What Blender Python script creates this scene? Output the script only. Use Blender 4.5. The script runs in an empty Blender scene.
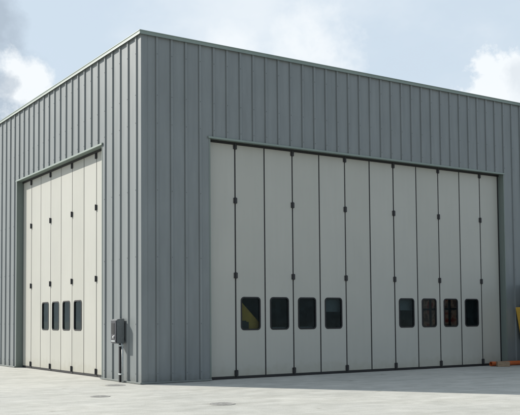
import bpy, bmesh, math, random
from mathutils import Vector, Matrix
random.seed(7)
S = bpy.context.scene
C = S.collection

# ------------------------------------------------------------------ helpers
def link(o, parent=None):
    C.objects.link(o)
    if parent: o.parent = parent
    return o

def obj(name, bm, mat, parent=None, smooth=False, normals=True):
    if normals: bmesh.ops.recalc_face_normals(bm, faces=bm.faces[:])
    me = bpy.data.meshes.new(name)
    bm.to_mesh(me); bm.free()
    if parent is not None:
        # meshes are written in world coordinates: move them into the thing's frame
        off = parent.get('_org') or (0, 0, 0)
        me.transform(Matrix.Translation(-Vector(off)))
    for m in (mat if isinstance(mat, (list, tuple)) else [mat]): me.materials.append(m)
    if smooth:
        for p in me.polygons: p.use_smooth = True
    return link(bpy.data.objects.new(name, me), parent)

def thing(name, loc, label, cat, group=None):
    o = bpy.data.objects.new(name, None); link(o)
    o.location = loc; o['label'] = label; o['category'] = cat
    if group: o['group'] = group
    o['_org'] = tuple(loc)
    o.empty_display_size = .2
    return o

def part(name, bm, mat, root, org, **k):
    """org: the world origin of the parent (mesh data relative to it)"""
    if k.pop('normals', True): bmesh.ops.recalc_face_normals(bm, faces=bm.faces[:])
    me = bpy.data.meshes.new(name); bm.to_mesh(me); bm.free()
    me.transform(Matrix.Translation(-Vector(org)))
    for m in (mat if isinstance(mat, (list, tuple)) else [mat]): me.materials.append(m)
    if k.get('smooth'):
        for p in me.polygons: p.use_smooth = True
    return link(bpy.data.objects.new(name, me), root)

# frames: a wall frame maps (s along wall, d outward, z up) to world
RW = lambda s, d, z: Vector((s, -d, z))            # long wall with the wide door
LW = lambda s, d, z: Vector((-d, s, z))            # sunlit wall
BX, BY, H = 15.45, 12.5, 8.96
EW = lambda s, d, z: Vector((BX + d, s, z))
NW = lambda s, d, z: Vector((s, BY + d, z))
ID = lambda x, y, z: Vector((x, y, z))

def box(bm, F, a, b, bevel=0):
    (s0, d0, z0), (s1, d1, z1) = a, b
    vs = [bm.verts.new(F(s, d, z)) for s in (s0, s1) for d in (d0, d1) for z in (z0, z1)]
    fs = [bm.faces.new([vs[i] for i in q]) for q in
          ((0, 1, 3, 2), (4, 6, 7, 5), (0, 4, 5, 1), (2, 3, 7, 6), (0, 2, 6, 4), (1, 5, 7, 3))]
    if bevel:
        es = list({e for f in fs for e in f.edges})
        bmesh.ops.bevel(bm, geom=es, offset=bevel, segments=2, affect='EDGES', profile=.5)

def prism(bm, F, poly, z0, z1):
    n = len(poly)
    lo = [bm.verts.new(F(s, d, z0)) for s, d in poly]
    hi = [bm.verts.new(F(s, d, z1)) for s, d in poly]
    for i in range(n):
        bm.faces.new((lo[i], lo[(i+1) % n], hi[(i+1) % n], hi[i]))
    bm.faces.new(lo[::-1]); bm.faces.new(hi)

def tube(bm, p, q, r, n=20, r2=None, caps=True):
    p, q = Vector(p), Vector(q); r2 = r if r2 is None else r2
    w = (q - p).normalized(); u = w.orthogonal().normalized(); v = w.cross(u)
    A = [bm.verts.new(p + (u*math.cos(t) + v*math.sin(t))*r) for t in [2*math.pi*i/n for i in range(n)]]
    B = [bm.verts.new(q + (u*math.cos(t) + v*math.sin(t))*r2) for t in [2*math.pi*i/n for i in range(n)]]
    for i in range(n): bm.faces.new((A[i], A[(i+1) % n], B[(i+1) % n], B[i]))
    if caps: bm.faces.new(A[::-1]); bm.faces.new(B)
    return A, B

# ------------------------------------------------------------------ materials
def mat(name, col, rough=.6, metal=0, spec=.5):
    m = bpy.data.materials.new(name); m.use_nodes = True
    nt = m.node_tree; b = nt.nodes['Principled BSDF']
    b.inputs['Base Color'].default_value = (*col, 1); b.inputs['Roughness'].default_value = rough
    b.inputs['Metallic'].default_value = metal; b.inputs['Specular IOR Level'].default_value = spec
    return m, nt, b

def N(nt, t, **k):
    n = nt.nodes.new(t)
    for a, v in k.items():
        if a.startswith('i_'):
            key = a[2:]; key = int(key) if key.isdigit() else key.replace('_', ' ')
            n.inputs[key].default_value = v
        else: setattr(n, a, v)
    return n

def ramp(nt, fac, stops):
    r = nt.nodes.new('ShaderNodeValToRGB'); e = r.color_ramp.elements
    while len(e) < len(stops): e.new(.5)
    for x, (p, c) in zip(e, stops):
        x.position = p; x.color = (*c, 1) if len(c) == 3 else c
    nt.links.new(fac, r.inputs[0]); return r

def mult(nt, c1, c2, fac=1):
    m = N(nt, 'ShaderNodeMix', data_type='RGBA', blend_type='MULTIPLY'); m.inputs[0].default_value = fac
    for s, c in ((6, c1), (7, c2)):
        if isinstance(c, tuple): m.inputs[s].default_value = (*c, 1)
        else: nt.links.new(c, m.inputs[s])
    return m.outputs[2]

def coords(nt, scale=(1, 1, 1)):
    g = N(nt, 'ShaderNodeNewGeometry'); mp = N(nt, 'ShaderNodeMapping'); mp.inputs['Scale'].default_value = scale
    nt.links.new(g.outputs['Position'], mp.inputs['Vector']); return mp.outputs[0]

def noise(nt, vec, scale, detail=4, rough=.55):
    n = N(nt, 'ShaderNodeTexNoise'); n.inputs['Scale'].default_value = scale
    n.inputs['Detail'].default_value = detail; n.inputs['Roughness'].default_value = rough
    nt.links.new(vec, n.inputs['Vector']); return n.outputs['Fac']

def sheet_metal(name, col, rough=.42, streak=.16, bump=.02):
    m, nt, b = mat(name, col, rough)
    v1 = coords(nt, (1, 1, .12)); v2 = coords(nt)
    s = ramp(nt, noise(nt, v1, 5, 6), [(.3, (1-streak,)*3), (.7, (1, 1, 1))])
    p = ramp(nt, noise(nt, v2, .55, 3), [(.3, (.93, .94, .94)), (.7, (1.0, 1.0, 1.0))])
    c = mult(nt, mult(nt, col, s.outputs[0]), p.outputs[0])
    # splash dirt near the ground: a stain with a shape of its own
    sx = N(nt, 'ShaderNodeSeparateXYZ'); g = N(nt, 'ShaderNodeNewGeometry'); nt.links.new(g.outputs['Position'], sx.inputs[0])
    add = N(nt, 'ShaderNodeMath', operation='MULTIPLY_ADD'); nt.links.new(noise(nt, v2, 7, 5), add.inputs[0])
    add.inputs[1].default_value = .5; nt.links.new(sx.outputs['Z'], add.inputs[2])
    d = ramp(nt, add.outputs[0], [(.22, (.80, .78, .74)), (.5, (1, 1, 1))])
    # each sheet has its own faint tone
    sn = N(nt, 'ShaderNodeVectorMath', operation='SNAP'); nt.links.new(g.outputs['Position'], sn.inputs[0]); sn.inputs[1].default_value = (1.2591, 1.4922, 50)
    wn = N(nt, 'ShaderNodeTexWhiteNoise', noise_dimensions='3D'); nt.links.new(sn.outputs[0], wn.inputs['Vector'])
    tn = ramp(nt, wn.outputs['Value'], [(0, (.93, .94, .945)), (1, (1.0, 1.0, 1.0))])
    c = mult(nt, c, tn.outputs[0])
    nt.links.new(mult(nt, c, d.outputs[0]), b.inputs['Base Color'])
    r = N(nt, 'ShaderNodeMapRange', i_3=rough-.06, i_4=rough+.1); nt.links.new(noise(nt, v1, 9, 4), r.inputs[0])
    nt.links.new(r.outputs[0], b.inputs['Roughness'])
    bp = N(nt, 'ShaderNodeBump', i_Strength=.35, i_Distance=bump)
    nt.links.new(noise(nt, coords(nt, (1, 1, .5)), 1.6, 2), bp.inputs['Height']); nt.links.new(bp.outputs[0], b.inputs['Normal'])
    return m

M = {}
M['clad'] = sheet_metal('grey_cladding', (.216, .236, .238))
M['trim'] = sheet_metal('grey_flashing', (.235, .262, .258), streak=.1)
M['cope'] = sheet_metal('pale_green_flashing', (.225, .275, .245), rough=.5, streak=.1)
M['jamb'] = sheet_metal('jamb_flashing', (.19, .225, .205), streak=.1)

def door_mat():
    m, nt, b = mat('cream_door_sheet', (.55, .56, .49), .45)
    inf = N(nt, 'ShaderNodeObjectInfo')
    t = ramp(nt, inf.outputs['Random'], [(0, (.95, .95, .94)), (1, (1.0, 1.0, 1.0))])
    v1 = coords(nt, (1, 1, .08)); v2 = coords(nt)
    s = ramp(nt, noise(nt, v1, 9, 6), [(.35, (.972, .972, .968)), (.65, (1, 1, 1))])
    p = ramp(nt, noise(nt, v2, .8, 4), [(.3, (.95, .955, .96)), (.7, (1, 1, 1))])
    c = mult(nt, mult(nt, mult(nt, (.45, .445, .402), t.outputs[0]), s.outputs[0]), p.outputs[0])
    g = N(nt, 'ShaderNodeNewGeometry'); sx = N(nt, 'ShaderNodeSeparateXYZ'); nt.links.new(g.outputs['Position'], sx.inputs[0])
    add = N(nt, 'ShaderNodeMath', operation='MULTIPLY_ADD'); nt.links.new(noise(nt, v2, 5, 6), add.inputs[0])
    add.inputs[1].default_value = .7; nt.links.new(sx.outputs['Z'], add.inputs[2])
    d = ramp(nt, add.outputs[0], [(.3, (.84, .82, .76)), (.75, (1, 1, 1))])
    nt.links.new(mult(nt, c, d.outputs[0]), b.inputs['Base Color'])
    bp = N(nt, 'ShaderNodeBump', i_Strength=.25, i_Distance=.01)
    nt.links.new(noise(nt, coords(nt, (1, 1, .4)), 2.2, 2), bp.inputs['Height']); nt.links.new(bp.outputs[0], b.inputs['Normal'])
    return m
M['door'] = door_mat()

def rubber(name, col, rough=.65):
    m, nt, b = mat(name, col, rough)
    r = ramp(nt, noise(nt, coords(nt), 30, 4), [(.3, tuple(c*.85 for c in col)), (.7, tuple(c*1.15 for c in col))])
    nt.links.new(r.outputs[0], b.inputs['Base Color']); return m
M['rubber'] = rubber('black_rubber', (.014, .014, .015))
M['screw'] = rubber('screw_head', (.085, .092, .095), .5)
M['disp'] = rubber('dark_display', (.005, .005, .006), .25)
M['iron'] = rubber('black_iron', (.02, .02, .022), .5)
M['dark'] = rubber('dark_machine_paint', (.018, .02, .022), .45)
M['box'] = rubber('grey_box_paint', (.125, .138, .142), .4)
M['face'] = rubber('dark_face_plate', (.05, .05, .058), .35)
M['pale'] = rubber('galvanised', (.42, .45, .45), .4)
M['chrome'], _, b_ = mat('bright_metal', (.8, .8, .8), .22, 1)
M['orange'] = rubber('orange_plastic', (.50, .115, .03), .5)
M['yellow'] = rubber('yellow_paint', (.62, .38, .06), .45)
M['pane_reflection'] = rubber('grey_reflection', (.20, .22, .26), .7)
M['dim'] = rubber('dirty_translucent', (.30, .2, .16), .8)
M['roof'] = rubber('roof_membrane', (.25, .27, .27), .8)

def wood():
    m, nt, b = mat('weathered_wood', (.28, .2, .13), .85)
    r = ramp(nt, noise(nt, coords(nt, (3, 3, 25)), 3, 5), [(.3, (.20, .135, .085)), (.7, (.36, .27, .18))])
    nt.links.new(r.outputs[0], b.inputs['Base Color']); return m
M['wood'] = wood()

def glass():
    m = bpy.data.materials.new('tinted_window_pane'); m.use_nodes = True; nt = m.node_tree
    nt.nodes.remove(nt.nodes['Principled BSDF'])
    tr = N(nt, 'ShaderNodeBsdfTransparent'); tr.inputs[0].default_value = (.52, .60, .57, 1)
    gl = N(nt, 'ShaderNodeBsdfGlossy'); gl.inputs['Roughness'].default_value = .04; gl.inputs[0].default_value = (.8, .95, 1, 1)
    fr = N(nt, 'ShaderNodeFresnel', i_IOR=1.21)
    df = N(nt, 'ShaderNodeBsdfDiffuse'); df.inputs[0].default_value = (.03, .045, .048, 1)
    mx0 = N(nt, 'ShaderNodeMixShader'); d = ramp(nt, noise(nt, coords(nt), 6, 5), [(.35, (.10,)*3), (.7, (.3,)*3)])
    nt.links.new(d.outputs[0], mx0.inputs[0]); nt.links.new(tr.outputs[0], mx0.inputs[1]); nt.links.new(df.outputs[0], mx0.inputs[2])
    mx = N(nt, 'ShaderNodeMixShader'); nt.links.new(fr.outputs[0], mx.inputs[0])
    nt.links.new(mx0.outputs[0], mx.inputs[1]); nt.links.new(gl.outputs[0], mx.inputs[2])
    nt.links.new(mx.outputs[0], nt.nodes['Material Output'].inputs[0])
    return m
M['glass'] = glass()

def concrete():
    m, nt, b = mat('pale_concrete', (.42, .42, .39), .85, spec=.3)
    v = coords(nt)
    a = ramp(nt, noise(nt, v, .35, 5, .6), [(.32, (.86, .87, .88)), (.66, (1, 1, 1))])
    c = ramp(nt, noise(nt, v, 2.2, 6, .65), [(.35, (.84, .84, .835)), (.62, (1, 1, 1))])
    f = ramp(nt, noise(nt, v, 45, 4, .7), [(.32, (.76, .76, .75)), (.6, (1, 1, 1))])
    sweep = ramp(nt, noise(nt, coords(nt, (.35, 1.6, 1)), 1.6, 5, .6), [(.38, (.9, .9, .89)), (.6, (1, 1, 1))])
    x = mult(nt, mult(nt, mult(nt, mult(nt, (.575, .567, .522), a.outputs[0]), c.outputs[0]), f.outputs[0]), sweep.outputs[0])
    # sparse dark spots and stains
    vo = N(nt, 'ShaderNodeTexVoronoi', feature='F1'); vo.inputs['Scale'].default_value = .9; vo.inputs['Randomness'].default_value = 1
    nt.links.new(v, vo.inputs['Vector'])
    ad = N(nt, 'ShaderNodeMath', operation='MULTIPLY_ADD'); nt.links.new(noise(nt, v, 9, 3), ad.inputs[0]); ad.inputs[1].default_value = .12
    nt.links.new(vo.outputs['Distance'], ad.inputs[2])
    st = ramp(nt, ad.outputs[0], [(.085, (.62, .6, .56)), (.14, (1, 1, 1))])
    x = mult(nt, x, st.outputs[0])
    for cx, cy, rad, dark in ((-.96, -5.54, .52, (.80, .79, .77)), (-2.17, -2.55, .40, (.86, .85, .83)), (-1.6, -1.5, .35, (1.12, 1.12, 1.12)), (-.7, .2, .5, (.85, .83, .78))):
        dv = N(nt, 'ShaderNodeVectorMath', operation='DISTANCE'); nt.links.new(v, dv.inputs[0]); dv.inputs[1].default_value = (cx, cy, 0)
        ma = N(nt, 'ShaderNodeMath', operation='MULTIPLY_ADD'); nt.links.new(noise(nt, v, 6, 5), ma.inputs[0]); ma.inputs[1].default_value = .5; nt.links.new(dv.outputs['Value'], ma.inputs[2])
        x = mult(nt, x, ramp(nt, ma.outputs[0], [(rad*.75, dark), (rad*1.25, (1, 1, 1))]).outputs[0])
    vg = N(nt, 'ShaderNodeTexVoronoi', feature='F1'); vg.inputs['Scale'].default_value = 5.5; nt.links.new(v, vg.inputs['Vector'])
    x = mult(nt, x, ramp(nt, vg.outputs['Distance'], [(.05, (.66, .64, .6)), (.085, (1, 1, 1))]).outputs[0])
    # faint tyre sweeps
    wv = N(nt, 'ShaderNodeTexWave', wave_type='RINGS', rings_direction='Z'); wv.inputs['Scale'].default_value = .16; wv.inputs['Distortion'].default_value = 1.2; wv.inputs['Detail'].default_value = 3
    mp = N(nt, 'ShaderNodeMapping'); mp.inputs['Location'].default_value = (6, 22, 0); nt.links.new(v, mp.inputs[0]); nt.links.new(mp.outputs[0], wv.inputs['Vector'])
    ty = ramp(nt, wv.outputs['Fac'], [(.86, (1, 1, 1)), (.93, (.93, .93, .925)), (1, (.96, .96, .96))])
    x = mult(nt, x, ty.outputs[0])
    nt.links.new(x, b.inputs['Base Color'])
    bp = N(nt, 'ShaderNodeBump', i_Strength=.4, i_Distance=.006)
    nt.links.new(noise(nt, v, 25, 6, .7), bp.inputs['Height']); nt.links.new(bp.outputs[0], b.inputs['Normal'])
    return m
M['ground'] = concrete()

# ------------------------------------------------------------------ ground
bm = bmesh.new()
g = 1500
vs = [bm.verts.new(p) for p in ((-g, -g, 0), (g, -g, 0), (g, g, 0), (-g, g, 0))]; bm.faces.new(vs)
o = obj('ground', bm, M['ground']); o['kind'] = 'structure'

# ------------------------------------------------------------------ building
B = thing('industrial_building', (0, 0, 0),
          'large grey ribbed metal building with two tall cream folding doors', 'building')
O0 = (0, 0, 0)

def rib_profile(s0, s1, ribs, back=-.12, dep=.034):
    """closed outline: pans at d=0, raised ribs, a lap seam at the foot of each rib"""
    pts = [(s0, 0)]
    for r in ribs:
        if r < s0 + .03 or r + .10 > s1 - .02: continue
        pts += [(r-.012, 0), (r-.011, -.012), (r-.004, -.012), (r, .004), (r+.010, dep), (r+.062, dep), (r+.078, 0)]
    pts += [(s1, 0), (s1, back), (s0, back)]
    return pts
ribR = [.405 + .4197*k for k in range(-1, 37)]
ribL = [.225 + .4974*k for k in range(0, 26)]
DR = (2.0, 13.415, 6.43); DL = (2.488, 9.974, 6.47); REC = .22
TOP = 8.90

def screws(bm, F, s, z):
    n0 = len(bm.faces)
    tube(bm, F(s, .033, z), F(s, .040, z), .010, 6)
    bm.faces.ensure_lookup_table()
    for f in bm.faces[n0:]: f.material_index = 1

def wall(F, a, b, ribs, door=None, hole=None):
    bm = bmesh.new()
    if door:
        runs = [(a, door[0], .02, door[2]), (a, b, door[2], TOP), (door[1], b, .02, door[2])]
    elif hole:
        h0, h1, z0, z1 = hole
        runs = [(a, h0, .02, TOP), (h0, h1, .02, z0), (h0, h1, z1, TOP), (h1, b, .02, TOP)]
    else: runs = [(a, b, .02, TOP)]
    for s0, s1, z0, z1 in runs: prism(bm, F, rib_profile(s0, s1, ribs), z0, z1)
    rows = [8.41, 7.34, 6.62, 4.9, 3.2, 1.5, .25]
    for r in ribs:
        for s0, s1, z0, z1 in runs:
            if r > s0 + .03 and r + .1 < s1:
                for z in rows:
                    if z0 < z < z1: screws(bm, F, r+.033, z)
    return part('ribbed_wall', bm, [M['clad'], M['screw']], B, O0)
WR = wall(RW, .012, BX-.012, ribR, DR)
WL = wall(LW, 0, BY, ribL, DL)
WR['label'] = 'shaded ribbed wall with the wide folding door'
WL['label'] = 'sunlit ribbed wall with the narrower folding door'
EH = (3.95, 6.1, 1.05, 2.55)
wall(EW, 0, BY, ribL, hole=EH)
wall(NW, .012, BX-.012, ribR)

# corner trims: folded flashings over the sheet ends
bm = bmesh.new()
prism(bm, ID, [(-.007, -.007), (.17, -.007), (.17, -.001), (-.001, -.001), (-.001, .13), (-.007, .13)], .03, 8.885)
prism(bm, ID, [(.160, -.007), (.168, -.016), (.176, -.007), (.176, -.001), (.160, -.001)], .03, 8.885)
part('corner_trim', bm, M['clad'], B, O0)
for (x, y, sx, sy) in ((BX, 0, 1, -1), (0, BY, -1, 1), (BX, BY, 1, 1)):
    bm = bmesh.new()
    prism(bm, ID, [(x+sx*.007, y+sy*.007), (x-sx*.15, y+sy*.007), (x-sx*.15, y+sy*.001), (x+sx*.001, y+sy*.001), (x+sx*.001, y-sy*.15), (x+sx*.007, y-sy*.15)], .03, 8.885)
    part('corner_trim', bm, M['clad'], B, O0)

# coping ring, a swept closed profile with a drip lip
bm = bmesh.new()
prof = [(.062, 8.858), (.076, 8.850), (.070, 8.868), (.066, 8.928), (.078, 8.934), (.076, 8.952), (.060, H), (-.30, H+.015-.05), (-.30, 8.80), (-.13, 8.80), (-.13, 8.89), (.060, 8.89)]
loops = []
for d, z in prof:
    loops.append([bm.verts.new(p) for p in ((-d, -d, z), (BX+d, -d, z), (BX+d, BY+d, z), (-d, BY+d, z))])
for i in range(len(prof)):
    A_, B_ = loops[i], loops[(i+1) % len(prof)]
    for k in range(4): bm.faces.new((A_[k], A_[(k+1) % 4], B_[(k+1) % 4], B_[k]))
CP = part('coping', bm, M['cope'], B, O0)
bm = bmesh.new(); box(bm, ID, (.31, .31, 8.60), (BX-.31, BY-.31, 8.72)); part('roof', bm, M['roof'], B, O0)

# base flashing runs
for F, runs in ((RW, ((.0, 2.0), (13.415, BX))), (LW, ((.0, 2.488), (9.974, BY))), (EW, ((0, BY),)), (NW, ((0, BX),))):
    for a, b in runs:
        bm = bmesh.new()
        prism(bm, lambda s, d, z, F=F: F(s, d, z), [(a+.05, .002), (b-.002, .002), (b-.002, .058), (a-.058 if a == 0 else a+.002, .058), (a-.0 if a == 0 else a+.002, .002)][:5], .012, .05)
        part('base_trim', bm, M['trim'], B, O0)

# door surrounds
def surround(F, j0, j1, zt):
    w = .03
    for sgn, j in ((1, j0), (-1, j1)):
        bm = bmesh.new()
        # reveal lining + outer nib, one folded section
        poly = [(j - sgn*w, .001), (j - sgn*w, .007), (j + sgn*.012, .007), (j + sgn*.012, -REC-.06), (j + sgn*.002, -REC-.06), (j+sgn*.002, .001)]
        prism(bm, F, poly, .0 + .004, zt)
        jb = part('door_jamb', bm, M['jamb'], B, O0)
    bm = bmesh.new()
    def lint(poly, a, b):
        n = len(poly)
        A = [bm.verts.new(F(a, d, z)) for d, z in poly]; Bv = [bm.verts.new(F(b, d, z)) for d, z in poly]
        for i in range(n): bm.faces.new((A[i], A[(i+1) % n], Bv[(i+1) % n], Bv[i]))
        bm.faces.new(A[::-1]); bm.faces.new(Bv)
    lint([(.001, zt+.034), (.02, zt+.030), (.046, zt+.022), (.048, zt-.028), (.040, zt-.03), (.037, zt-.006), (-REC-.06, zt-.006), (-REC-.06, zt+.004), (.001, zt+.004)], j0-.065, j1+.03)
    part('door_lintel', bm, M['cope'], B, O0)
    # black strip behind the lintel, standing in for the shadow under it
    bm = bmesh.new(); box(bm, F, (j0+.02, -REC+.012, zt-.075), (j1-.02, -REC+.03, zt-.0062)); part('head_shade_strip', bm, M['rubber'], B, O0)
surround(RW, *DR); surround(LW, *DL)

def rrect(cx, cz, w, h, r, n=6):
    pts = []
    for qx, qz, a0 in ((1, 1, 0), (-1, 1, 90), (-1, -1, 180), (1, -1, 270)):
        for i in range(n+1):
            t = math.radians(a0 + 90*i/n)
            pts.append((cx + qx*(w/2-r) + r*math.cos(t), cz + qz*(h/2-r) + r*math.sin(t)))
    return pts
def to_rect(p, cx, cz, s0, s1, z0, z1):
    """cast p from the centre out to the rectangle"""
    dx, dz = p[0]-cx, p[1]-cz
    t = min(((s1-cx)/dx if dx > 0 else (s0-cx)/dx) if abs(dx) > 1e-9 else 1e9,
            ((z1-cz)/dz if dz > 0 else (z0-cz)/dz) if abs(dz) > 1e-9 else 1e9)
    return (cx+dx*t, cz+dz*t)

WZ0, WZ1 = 1.305, 2.21
def leaf(F, s0, s1, zt, win):
    z0 = .075; f = -REC; bk = f-.05; bv = .006
    bm = bmesh.new()
    if not win:
        box(bm, F, (s0, bk, z0), (s1, f, zt), bevel=bv)
        lf = part('door_leaf', bm, M['door'], B, O0); return lf
    cx = (s0+s1)/2; cz = (WZ0+WZ1)/2; w = .60; h = WZ1-WZ0-.04
    inn = rrect(cx, cz, w, h, .085)
    ra, rb = WZ0-.3, WZ1+.3
    # corners of the middle band must be hit exactly: snap nearest cast points
    out = [list(to_rect(p, cx, cz, s0, s1, ra, rb)) for p in inn]
    for c in ((s0, ra), (s1, ra), (s0, rb), (s1, rb)):
        k = min(range(len(out)), key=lambda i: (out[i][0]-c[0])**2 + (out[i][1]-c[1])**2); out[k] = list(c)
    def side(d):
        I = [bm.verts.new(F(x, d, z)) for x, z in inn]; Ov = [bm.verts.new(F(x, d, z)) for x, z in out]
        for i in range(len(I)):
            j = (i+1) % len(I); bm.faces.new((I[i], I[j], Ov[j], Ov[i]))
        for za, zb, ze in ((z0, ra, ra), (rb, zt, rb)):
            edge = sorted([v for v, p in zip(Ov, out) if abs(p[1]-ze) < 1e-6], key=lambda v: (v.co - F(s0, d, ze)).length)
            oz = z0 if ze == ra else zt
            bm.faces.new(edge + [bm.verts.new(F(s1, d, oz)), bm.verts.new(F(s0, d, oz))])
        return I
    I1 = side(f); I2 = side(bk)
    for i in range(len(I1)):
        j = (i+1) % len(I1); bm.faces.new((I1[i], I1[j], I2[j], I2[i]))
    for s in (s0, s1): bm.faces.new([bm.verts.new(F(s, d, z)) for d, z in ((f, z0), (f, zt), (bk, zt), (bk, z0))])
    for z in (z0, zt): bm.faces.new([bm.verts.new(F(s, d, z)) for s, d in ((s0, f), (s1, f), (s1, bk), (s0, bk))])
    lf = part('door_leaf', bm, M['door'], B, O0, normals=False)
    # gasket
    bm = bmesh.new()
    a = rrect(cx, cz, w+.045, h+.045, .105); b = rrect(cx, cz, w-.03, h-.03, .07)
    L = []
    for pts, d in ((a, f+.001), (a, f+.009), (b, f+.011), (b, f-.03)):
        L.append([bm.verts.new(F(x, d, z)) for x, z in pts])
    for A_, B_ in zip(L, L[1:]):
        for i in range(len(A_)):
            j = (i+1) % len(A_); bm.faces.new((A_[i], A_[j], B_[j], B_[i]))
    part('window_gasket', bm, M['rubber'], lf, O0, smooth=False)
    bm = bmesh.new(); p = rrect(cx, cz, w-.02, h-.02, .075)
    fc = bm.faces.new([bm.verts.new(F(x, f-.022, z)) for x, z in p]); fc.normal_update()
    if fc.normal.dot(F(0, 1, 0) - F(0, 0, 0)) < 0: bmesh.ops.reverse_faces(bm, faces=[fc])
    part('window_pane', bm, M['glass'], lf, O0, normals=False)
    return lf

HZ = [.158, 2.79, 4.83, 6.315]
def hinge(F, s, z, lf):
    f = -REC; bm = bmesh.new()
    hh = .075
    box(bm, F, (s-.058, f+.002, z-hh), (s+.058, f+.022, z+hh), bevel=.006)
    tube(bm, F(s, f+.026, z-hh-.012), F(s, f+.026, z+hh+.006), .026, 12)
    for dz in (-.045, .045):
        for ds in (-.042, .042): tube(bm, F(s+ds, f+.02, z+dz), F(s+ds, f+.028, z+dz), .008, 6)
    part('hinge', bm, M['iron'], lf, O0)

def door(F, seams, zt, wins, hinged, gap):
    n = len(seams)-1; leaves = []
    for i in range(n):
        a, b = seams[i]+gap/2, seams[i+1]-gap/2
        lf = leaf(F, a, b, zt-.05, (i+1) in wins); leaves.append(lf)
        if i < n-1:
            bm = bmesh.new(); s = seams[i+1]
            prism(bm, F, [(s-gap/2+.0015, -REC-.04), (s-gap/2+.0015, -REC-.004), (s, -REC+.004), (s+gap/2-.0015, -REC-.004), (s+gap/2-.0015, -REC-.04)], .06, zt-.05)
            part('leaf_seal', bm, M['rubber'], lf, O0)
            if (i+1) in hinged:
                for z in HZ: hinge(F, s, z, lf)
        bm = bmesh.new(); a2 = seams[i]+.001; b2 = seams[i+1]-.001
        box(bm, F, (a2, -REC-.045, .012), (b2, -REC-.006, .0735)); part('bottom_seal', bm, M['rubber'], lf, O0)
    for s0, s1 in ((DR if F is RW else DL)[0]+.0125, seams[0]+gap/2), (seams[-1]-gap/2, (DR if F is RW else DL)[1]-.0125):
        bm = bmesh.new(); box(bm, F, (s0, -REC-.04, .01), (s1, -REC-.008, zt-.02)); part('side_seal', bm, M['rubber'], B, O0)
    return leaves
seR = [2.06] + [2.911 + .957*k for k in range(11)] + [13.36]
seL = [2.53] + [3.41 + (9.063-3.41)/6*k for k in range(7)] + [9.93]
door(RW, seR, DR[2], {2, 3, 4, 5, 8, 9, 10, 11}, {1, 3, 5, 7, 9, 11}, .042)
door(LW, seL, DL[2], {3, 4, 5, 6}, {1, 3, 5, 7}, .030)

# window in the far end wall, seen dimly through the long door's panes
bm = bmesh.new()
y0, y1, z0, z1 = EH
box(bm, ID, (BX-.1, y0, z0), (BX+.02, y1, z0+.07)); box(bm, ID, (BX-.1, y0, z1-.07), (BX+.02, y1, z1))
ys = [y0, y0+.55, y0+1.05, y0+1.6, y1-.07]
for y in ys: box(bm, ID, (BX-.09, y, z0+.071), (BX+.01, y+.07, z1-.071))
for a, b in zip(ys, ys[1:]): box(bm, ID, (BX-.085, a+.071, z0+.86), (BX+.005, b-.001, z0+.92))
WF = part('window_frame', bm, M['iron'], B, O0)
def milky():
    m = bpy.data.materials.new('dirty_pane'); m.use_nodes = True; nt = m.node_tree
    nt.nodes.remove(nt.nodes['Principled BSDF'])
    t = N(nt, 'ShaderNodeBsdfTranslucent')
    r = ramp(nt, noise(nt, coords(nt), 3.2, 4), [(.4, (.16, .11, .09)), (.5, (.30, .24, .20)), (.65, (.22, .06, .04))])
    nt.links.new(r.outputs[0], t.inputs[0]); nt.links.new(t.outputs[0], nt.nodes['Material Output'].inputs[0]); return m
bm = bmesh.new(); box(bm, ID, (BX-.03, y0+.01, z0+.01), (BX-.026, y1-.01, z1-.01)); part('window_pane', bm, milky(), WF, O0)

# ------------------------------------------------------------------ things just behind the door panes
bm = bmesh.new()
pts = [(2.98, 1.18), (3.86, 1.18), (3.02, 2.28)]
prism(bm, lambda s, d, z: Vector((s, .38+d, z)), [(0, 0)]*0 or [(2.95, 0), (3.9, 0), (3.9, .03), (2.95, .03)], 1.1, 1.2)
A_ = [bm.verts.new((x, .36, z)) for x, z in ((2.93, .0), (4.02, .0), (4.02, 1.25), (2.93, 2.32))]
B_ = [bm.verts.new((x, .40, z)) for x, z in ((2.93, .0), (4.02, .0), (4.02, 1.25), (2.93, 2.32))]
bm.faces.new(A_); bm.faces.new(B_[::-1])
for i in range(4): bm.faces.new((A_[i], A_[(i+1) % 4], B_[(i+1) % 4], B_[i]))
yb = obj('yellow_panel', bm, M['yellow'])  # panel added to give the yellow shape in the first pane
yb['label'] = 'yellow stand-in panel with a slanted top edge behind the first window of the wide door'; yb['category'] = 'panel'
bm = bmesh.new()
box(bm, ID, (3.16, .302, 0), (3.38, .352, 1.53), bevel=.01); box(bm, ID, (3.12, .300, 1.40), (3.30, .3545, 1.56), bevel=.01)
k = obj('dark_post', bm, M['iron']); k['label'] = 'dark squat post in front of the yellow panel behind the wide door'; k['category'] = 'post'
for x0, x1, z0_, z1_, lab in ((5.84, 6.7, 1.80, 2.45, 'grey sheet imitating a reflection in the upper half of the fourth window of the wide door'),
                              (8.75, 9.6, 1.84, 2.5, 'grey sheet imitating a reflection in the upper half of the fifth window of the wide door')):
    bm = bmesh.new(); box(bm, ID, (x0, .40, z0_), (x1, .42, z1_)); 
    k = obj('reflection_sheet', bm, M['pane_reflection']); k['label'] = lab; k['category'] = 'sheet'; k['group'] = 'grey stand-in reflections behind the door windows'  # grey sheet added to imitate the lighter reflection in the pane top

bm = bmesh.new(); box(bm, ID, (4.06, .34, 1.20), (5.7, .38, 1.375), bevel=.004)
k = obj('reflection_rail', bm, M['pane_reflection']); k['label'] = 'low grey rail imitating a reflection behind the second and third windows of the wide door'; k['category'] = 'rail'  # rail added to imitate the light reflected strip low in these panes

# ------------------------------------------------------------------ control box on its conduit
CB = (-.135, 1.08, 0)
cb = thing('control_box', CB, 'dark grey door control box on a black post against the sunlit wall', 'control box')
y0, y1 = .915, 1.25
bm = bmesh.new()
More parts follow.
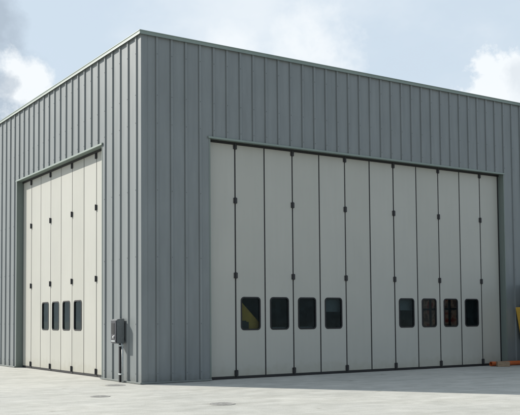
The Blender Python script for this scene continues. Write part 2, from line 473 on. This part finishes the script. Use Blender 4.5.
# housing with sloping top
A_ = [bm.verts.new((x, y0, z)) for x, z in ((-.002-.04, 1.0), (-.25, 1.0), (-.262, 1.61), (-.24, 1.63), (-.042, 1.645))]
B_ = [bm.verts.new((x, y1, z)) for x, z in ((-.002-.04, 1.0), (-.25, 1.0), (-.262, 1.61), (-.24, 1.63), (-.042, 1.645))]
bm.faces.new(A_); bm.faces.new(B_[::-1])
for i in range(5): bm.faces.new((A_[i], A_[(i+1) % 5], B_[(i+1) % 5], B_[i]))
bmesh.ops.bevel(bm, geom=bm.edges[:], offset=.012, segments=2, affect='EDGES')
hs = part('housing', bm, M['box'], cb, CB)
bm = bmesh.new(); box(bm, ID, (-.282, y0+.012, 1.02), (-.2635, y1-.012, 1.60), bevel=.006); fp = part('face_plate', bm, M['face'], cb, CB)
bm = bmesh.new(); box(bm, ID, (-.290, y0+.10, 1.25), (-.2825, y1-.06, 1.53), bevel=.003); part('display', bm, M['disp'], fp, CB)
bm = bmesh.new(); tube(bm, (-.282, 1.05, 1.17), (-.305, 1.05, 1.17), .035, 20); tube(bm, (-.305, 1.05, 1.17), (-.315, 1.05, 1.17), .02, 16)
part('key_switch', bm, M['chrome'], fp, CB)
bm = bmesh.new(); box(bm, ID, (-.291, y0+.05, 1.05), (-.2825, y1-.05, 1.085)); part('name_strip', bm, M['pale'], fp, CB)
for z in (1.06, 1.52):
    bm = bmesh.new(); box(bm, ID, (-.040, y0+.03, z), (-.0, y1-.03, z+.04)); part('wall_bracket', bm, M['face'], cb, CB)
bm = bmesh.new(); box(bm, ID, (-.17, .945, .01), (-.10, 1.005, .998), bevel=.008); part('post', bm, M['iron'], cb, CB)
bm = bmesh.new(); tube(bm, (-.115, .885, 0), (-.115, .885, .93), .022, 14); tube(bm, (-.115, .885, .93), (-.115, .93, .999), .022, 14); part('conduit_pipe', bm, M['pale'], cb, CB, smooth=True)
for z in (.20, .93):
    bm = bmesh.new(); box(bm, ID, (-.176, .862, z), (-.088, 1.011, z+.035), bevel=.004); part('clamp', bm, M['pale'], cb, CB)

# ------------------------------------------------------------------ orange pipe and wood block by the right end
bm = bmesh.new()
p0, p1 = Vector((12.50, -.10, .078)), Vector((15.3, -.36, .085))
A1, B1 = tube(bm, p0, p1, .072, 28, caps=False); A2, B2 = tube(bm, p0, p1, .058, 28, caps=False)
for i in range(28):
    j = (i+1) % 28; bm.faces.new((A1[i], A1[j], A2[j], A2[i])); bm.faces.new((B1[i], B1[j], B2[j], B2[i]))
u = (p1-p0).normalized()
tube(bm, p0+u*.003, p0+u*.16, .077, 28, caps=False)
o = obj('plastic_pipe', bm, M['orange'], smooth=False)
o['label'] = 'orange plastic drain pipe lying on the concrete along the foot of the wall'; o['category'] = 'pipe'
bm = bmesh.new(); box(bm, ID, (-.20, -.09, 0), (.20, .09, .165), bevel=.008)
bmesh.ops.rotate(bm, verts=bm.verts[:], cent=(0, 0, 0), matrix=Matrix.Rotation(math.radians(-33), 3, 'Z'))
bmesh.ops.translate(bm, verts=bm.verts[:], vec=(12.66, -.47, .001))
o = obj('wooden_block', bm, M['wood']); o['label'] = 'short brown wooden block in front of the orange pipe'; o['category'] = 'block'

# ------------------------------------------------------------------ machine cut by the right edge
MB = (14.6, -.5, 0)
mc = thing('hopper_machine', MB, 'dark machine with a slanted yellow hopper beside the wall at the right edge', 'machine')
bm = bmesh.new(); box(bm, ID, (14.03, -3.2, .10), (16.3, -.10, 2.05), bevel=.02); box(bm, ID, (14.10, -3.0, 2.051), (16.2, -.14, 2.72), bevel=.04)  # body extended out of view to block ground bounce onto the wall
part('body', bm, M['dark'], mc, MB)
bm = bmesh.new()
t = [(13.77, -1.0), (14.9, -1.0), (14.9, -.10), (13.77, -.10)]; c = [(13.97, -.9), (14.6, -.9), (14.6, -.13), (13.97, -.13)]
lo = [bm.verts.new((x, y, .85)) for x, y in c]; hi = [bm.verts.new((x, y, 1.88)) for x, y in t]; hi2 = [bm.verts.new((x, y, 1.93)) for x, y in t]
bm.faces.new(lo[::-1]); bm.faces.new(hi2)
for a, b in ((lo, hi), (hi, hi2)):
    for i in range(4): bm.faces.new((a[i], a[(i+1) % 4], b[(i+1) % 4], b[i]))
part('hopper', bm, M['yellow'], mc, MB)
for x, y in ((14.08, -.16), (14.08, -3.1), (16.2, -.16), (16.2, -3.1)):
    bm = bmesh.new(); box(bm, ID, (x-.04, y-.04, 0), (x+.04, y+.04, .099)); part('foot', bm, M['iron'], mc, MB)

# ------------------------------------------------------------------ covers let into the concrete
def cover(cx, cy, w, h, rot, label):
    bm = bmesh.new()
    def disc(r0, r1, z0, z1, n=36):
        def ring(r, z): return [bm.verts.new((w*r*math.cos(2*math.pi*i/n), h*r*math.sin(2*math.pi*i/n), z)) for i in range(n)]
        L = [ring(r1, z0), ring(r1, z1)] + ([ring(r0, z1), ring(r0, z0)] if r0 else [])
        for a, b in zip(L, L[1:]):
            for i in range(n): bm.faces.new((a[i], a[(i+1) % n], b[(i+1) % n], b[i]))
        if not r0: bm.faces.new(L[1])
    disc(.46, .5, 0, .004); disc(0, .45, 0, .0025)
    for t in range(5):
        y = (t-2)*.16*h
        x = w*math.sqrt(max(.38**2-(y/h)**2, 0)); box(bm, ID, (-x, y-.012, .0027), (x, y+.012, .0045))
    me = bpy.data.meshes.new('drain_cover'); bmesh.ops.recalc_face_normals(bm, faces=bm.faces[:]); bm.to_mesh(me); bm.free()
    me.materials.append(M['cover'])
    o = link(bpy.data.objects.new('drain_cover', me)); o.location = (cx, cy, .003); o.rotation_euler.z = rot
    o['label'] = label; o['category'] = 'drain cover'; o['group'] = 'drain covers in the concrete'
def cover_mat():
    m, nt, b = mat('worn_cover', (.2, .19, .17), .8)
    r = ramp(nt, noise(nt, coords(nt), 14, 4), [(.35, (.22, .215, .20)), (.65, (.38, .37, .345))]); nt.links.new(r.outputs[0], b.inputs['Base Color']); return m
M['cover'] = cover_mat()
cover(-.96, -5.54, .50, .54, math.radians(-33), 'grey drain cover in the open concrete in front of the corner')
cover(-2.17, -2.55, .42, .42, math.radians(-33), 'small drain cover in the concrete in front of the sunlit wall')
cover(-.62, .18, .50, .50, math.radians(-20), 'drain cover at the foot of the wall below the control box')

# ------------------------------------------------------------------ sun and sky
s = Vector((-1, 1.56, 1.17)).normalized()
el = math.asin(s.z); az = math.atan2(s.x, s.y)
L = bpy.data.lights.new('sun', 'SUN'); L.energy = 4.75; L.angle = math.radians(.5); L.color = (1, .955, .88)
lo = bpy.data.objects.new('sun', L); link(lo); lo.rotation_euler = s.to_track_quat('Z', 'Y').to_euler()

w = bpy.data.worlds.new('World'); S.world = w; w.use_nodes = True; nt = w.node_tree
bg = nt.nodes['Background']
sky = N(nt, 'ShaderNodeTexSky', sky_type='NISHITA', sun_disc=False, sun_elevation=el, sun_rotation=az % (2*math.pi), air_density=1.0, dust_density=1.5, ozone_density=1.5)
tc = N(nt, 'ShaderNodeTexCoord')
VEC = tc.outputs['Generated']
def wmath(op, a, b=None, c=None, clamp=False):
    n = N(nt, 'ShaderNodeMath', operation=op, use_clamp=clamp)
    for i, v in enumerate((a, b, c)):
        if v is None: continue
        if isinstance(v, (int, float)): n.inputs[i].default_value = v
        else: nt.links.new(v, n.inputs[i])
    return n.outputs[0]
def wnoise(sc, det, rough=.6, off=(0, 0, 0), stretch=(1, 1, 1)):
    mp = N(nt, 'ShaderNodeMapping'); mp.inputs['Location'].default_value = off; mp.inputs['Scale'].default_value = stretch
    nt.links.new(VEC, mp.inputs[0]); return noise(nt, mp.outputs[0], sc, det, rough)
def blob(d, r, noise_out, k, soft):
    """cloud mass round direction d (unit), angular radius r"""
    dv = Vector(d).normalized()
    n = N(nt, 'ShaderNodeVectorMath', operation='DISTANCE'); nt.links.new(VEC, n.inputs[0]); n.inputs[1].default_value = dv
    x = wmath('DIVIDE', n.outputs['Value'], r)              # 0 centre, 1 rim
    x = wmath('SUBTRACT', 1.0, x)
    x = wmath('MULTIPLY_ADD', wmath('SUBTRACT', noise_out, .5), k, x)
    return wmath('DIVIDE', x, soft, clamp=True)
def vmix(f, a, b):
    m = N(nt, 'ShaderNodeMix', data_type='RGBA'); 
    if isinstance(f, (int, float)): m.inputs[0].default_value = f
    else: nt.links.new(f, m.inputs[0])
    for i, c in ((6, a), (7, b)):
        if isinstance(c, tuple): m.inputs[i].default_value = (*c, 1)
        else: nt.links.new(c, m.inputs[i])
    return m.outputs[2]
SKYW = dict(haze=(5.75, 6.7, 7.6), white=(8.1, 8.45, 8.7), grey=(3.8, 4.5, 5.3))
# bright haze on the sun's side of the sky, clearer air away from it
dt = N(nt, 'ShaderNodeVectorMath', operation='DOT_PRODUCT'); nt.links.new(VEC, dt.inputs[0]); dt.inputs[1].default_value = Vector((s.x*.55+.25, s.y, .3)).normalized()
hz = N(nt, 'ShaderNodeMapRange', interpolation_type='SMOOTHSTEP'); nt.links.new(dt.outputs['Value'], hz.inputs[0])
hz.inputs[1].default_value = -.1; hz.inputs[2].default_value = .72; hz.inputs[3].default_value = .5; hz.inputs[4].default_value = .9
col = vmix(hz.outputs[0], sky.outputs[0], SKYW['haze'])
veil = N(nt, 'ShaderNodeMapRange', interpolation_type='SMOOTHSTEP'); nt.links.new(wnoise(3.2, 6, .55, (1.3, .2, .7), (1, 1, 1.8)), veil.inputs[0])
veil.inputs[1].default_value = .38; veil.inputs[2].default_value = .68; veil.inputs[4].default_value = .7
col = vmix(wmath('MULTIPLY', veil.outputs[0], hz.outputs[0]), col, SKYW['white'])
nA = wnoise(24, 9, .64); nB = wnoise(13, 8, .62, (4, 2, 1)); nC = wnoise(40, 5, .6, (2, 7, 1))
def cloud(col, d, r, k, soft, colr, n=nA, op=1):
    return vmix(wmath('MULTIPLY', blob(d, r, n, k, soft), op), col, colr)
# left mass: grey behind, bright heap in front
col = cloud(col, (.252, .912, .315), .056, 1.5, .5, SKYW['grey'], nB, .9)
col = cloud(col, (.262, .935, .240), .080, 1.5, .7, SKYW['grey'], nB, .75)
col = cloud(col, (.297, .921, .259), .036, 2.0, .42, SKYW['white'], nA, .95)
col = cloud(col, (.279, .926, .256), .016, 2.0, .6, SKYW['grey'], nC, .6)
# right heap behind the roof edge and its tower
col = cloud(col, (.744, .632, .240), .056, 1.7, .22, SKYW['white'], nA, .92)
col = cloud(col, (.757, .615, .258), .030, 1.9, .7, SKYW['grey'], nC, .3)
# faint heaps over the long roof edge
col = cloud(col, (.575, .765, .292), .062, 2.2, .8, SKYW['white'], nA, .75)
col = cloud(col, (.500, .815, .300), .038, 2.2, .6, SKYW['white'], nB, .7)
nt.links.new(col, bg.inputs['Color']); bg.inputs['Strength'].default_value = .095

# ------------------------------------------------------------------ camera
cam = bpy.data.cameras.new('camera'); co = bpy.data.objects.new('camera', cam); link(co)
cam.sensor_width = 36; cam.lens = 59.988; cam.shift_y = .13065; cam.clip_end = 5000
R_ = Vector((0.8360945489301078, -0.548525304434407, -0.008117613226836046))
U_ = Vector((-0.02086266370324085, -0.04657978880377012, 0.9986966869566563))
F_ = Vector((0.5481885209602303, 0.8348355009641943, 0.05038880646828071))
m = Matrix((R_, U_, -F_)).transposed().to_4x4(); m.translation = Vector((-9.417199331061248, -19.7594779308538, 1.6))
co.matrix_world = m
S.camera = co

S.render.engine = 'CYCLES'
S.view_settings.view_transform = 'Standard'; S.view_settings.look = 'None'; S.view_settings.gamma = 1
S.view_settings.use_curve_mapping = False
S.view_settings.exposure = .3
for o in bpy.data.objects:
    if '_org' in o: del o['_org']
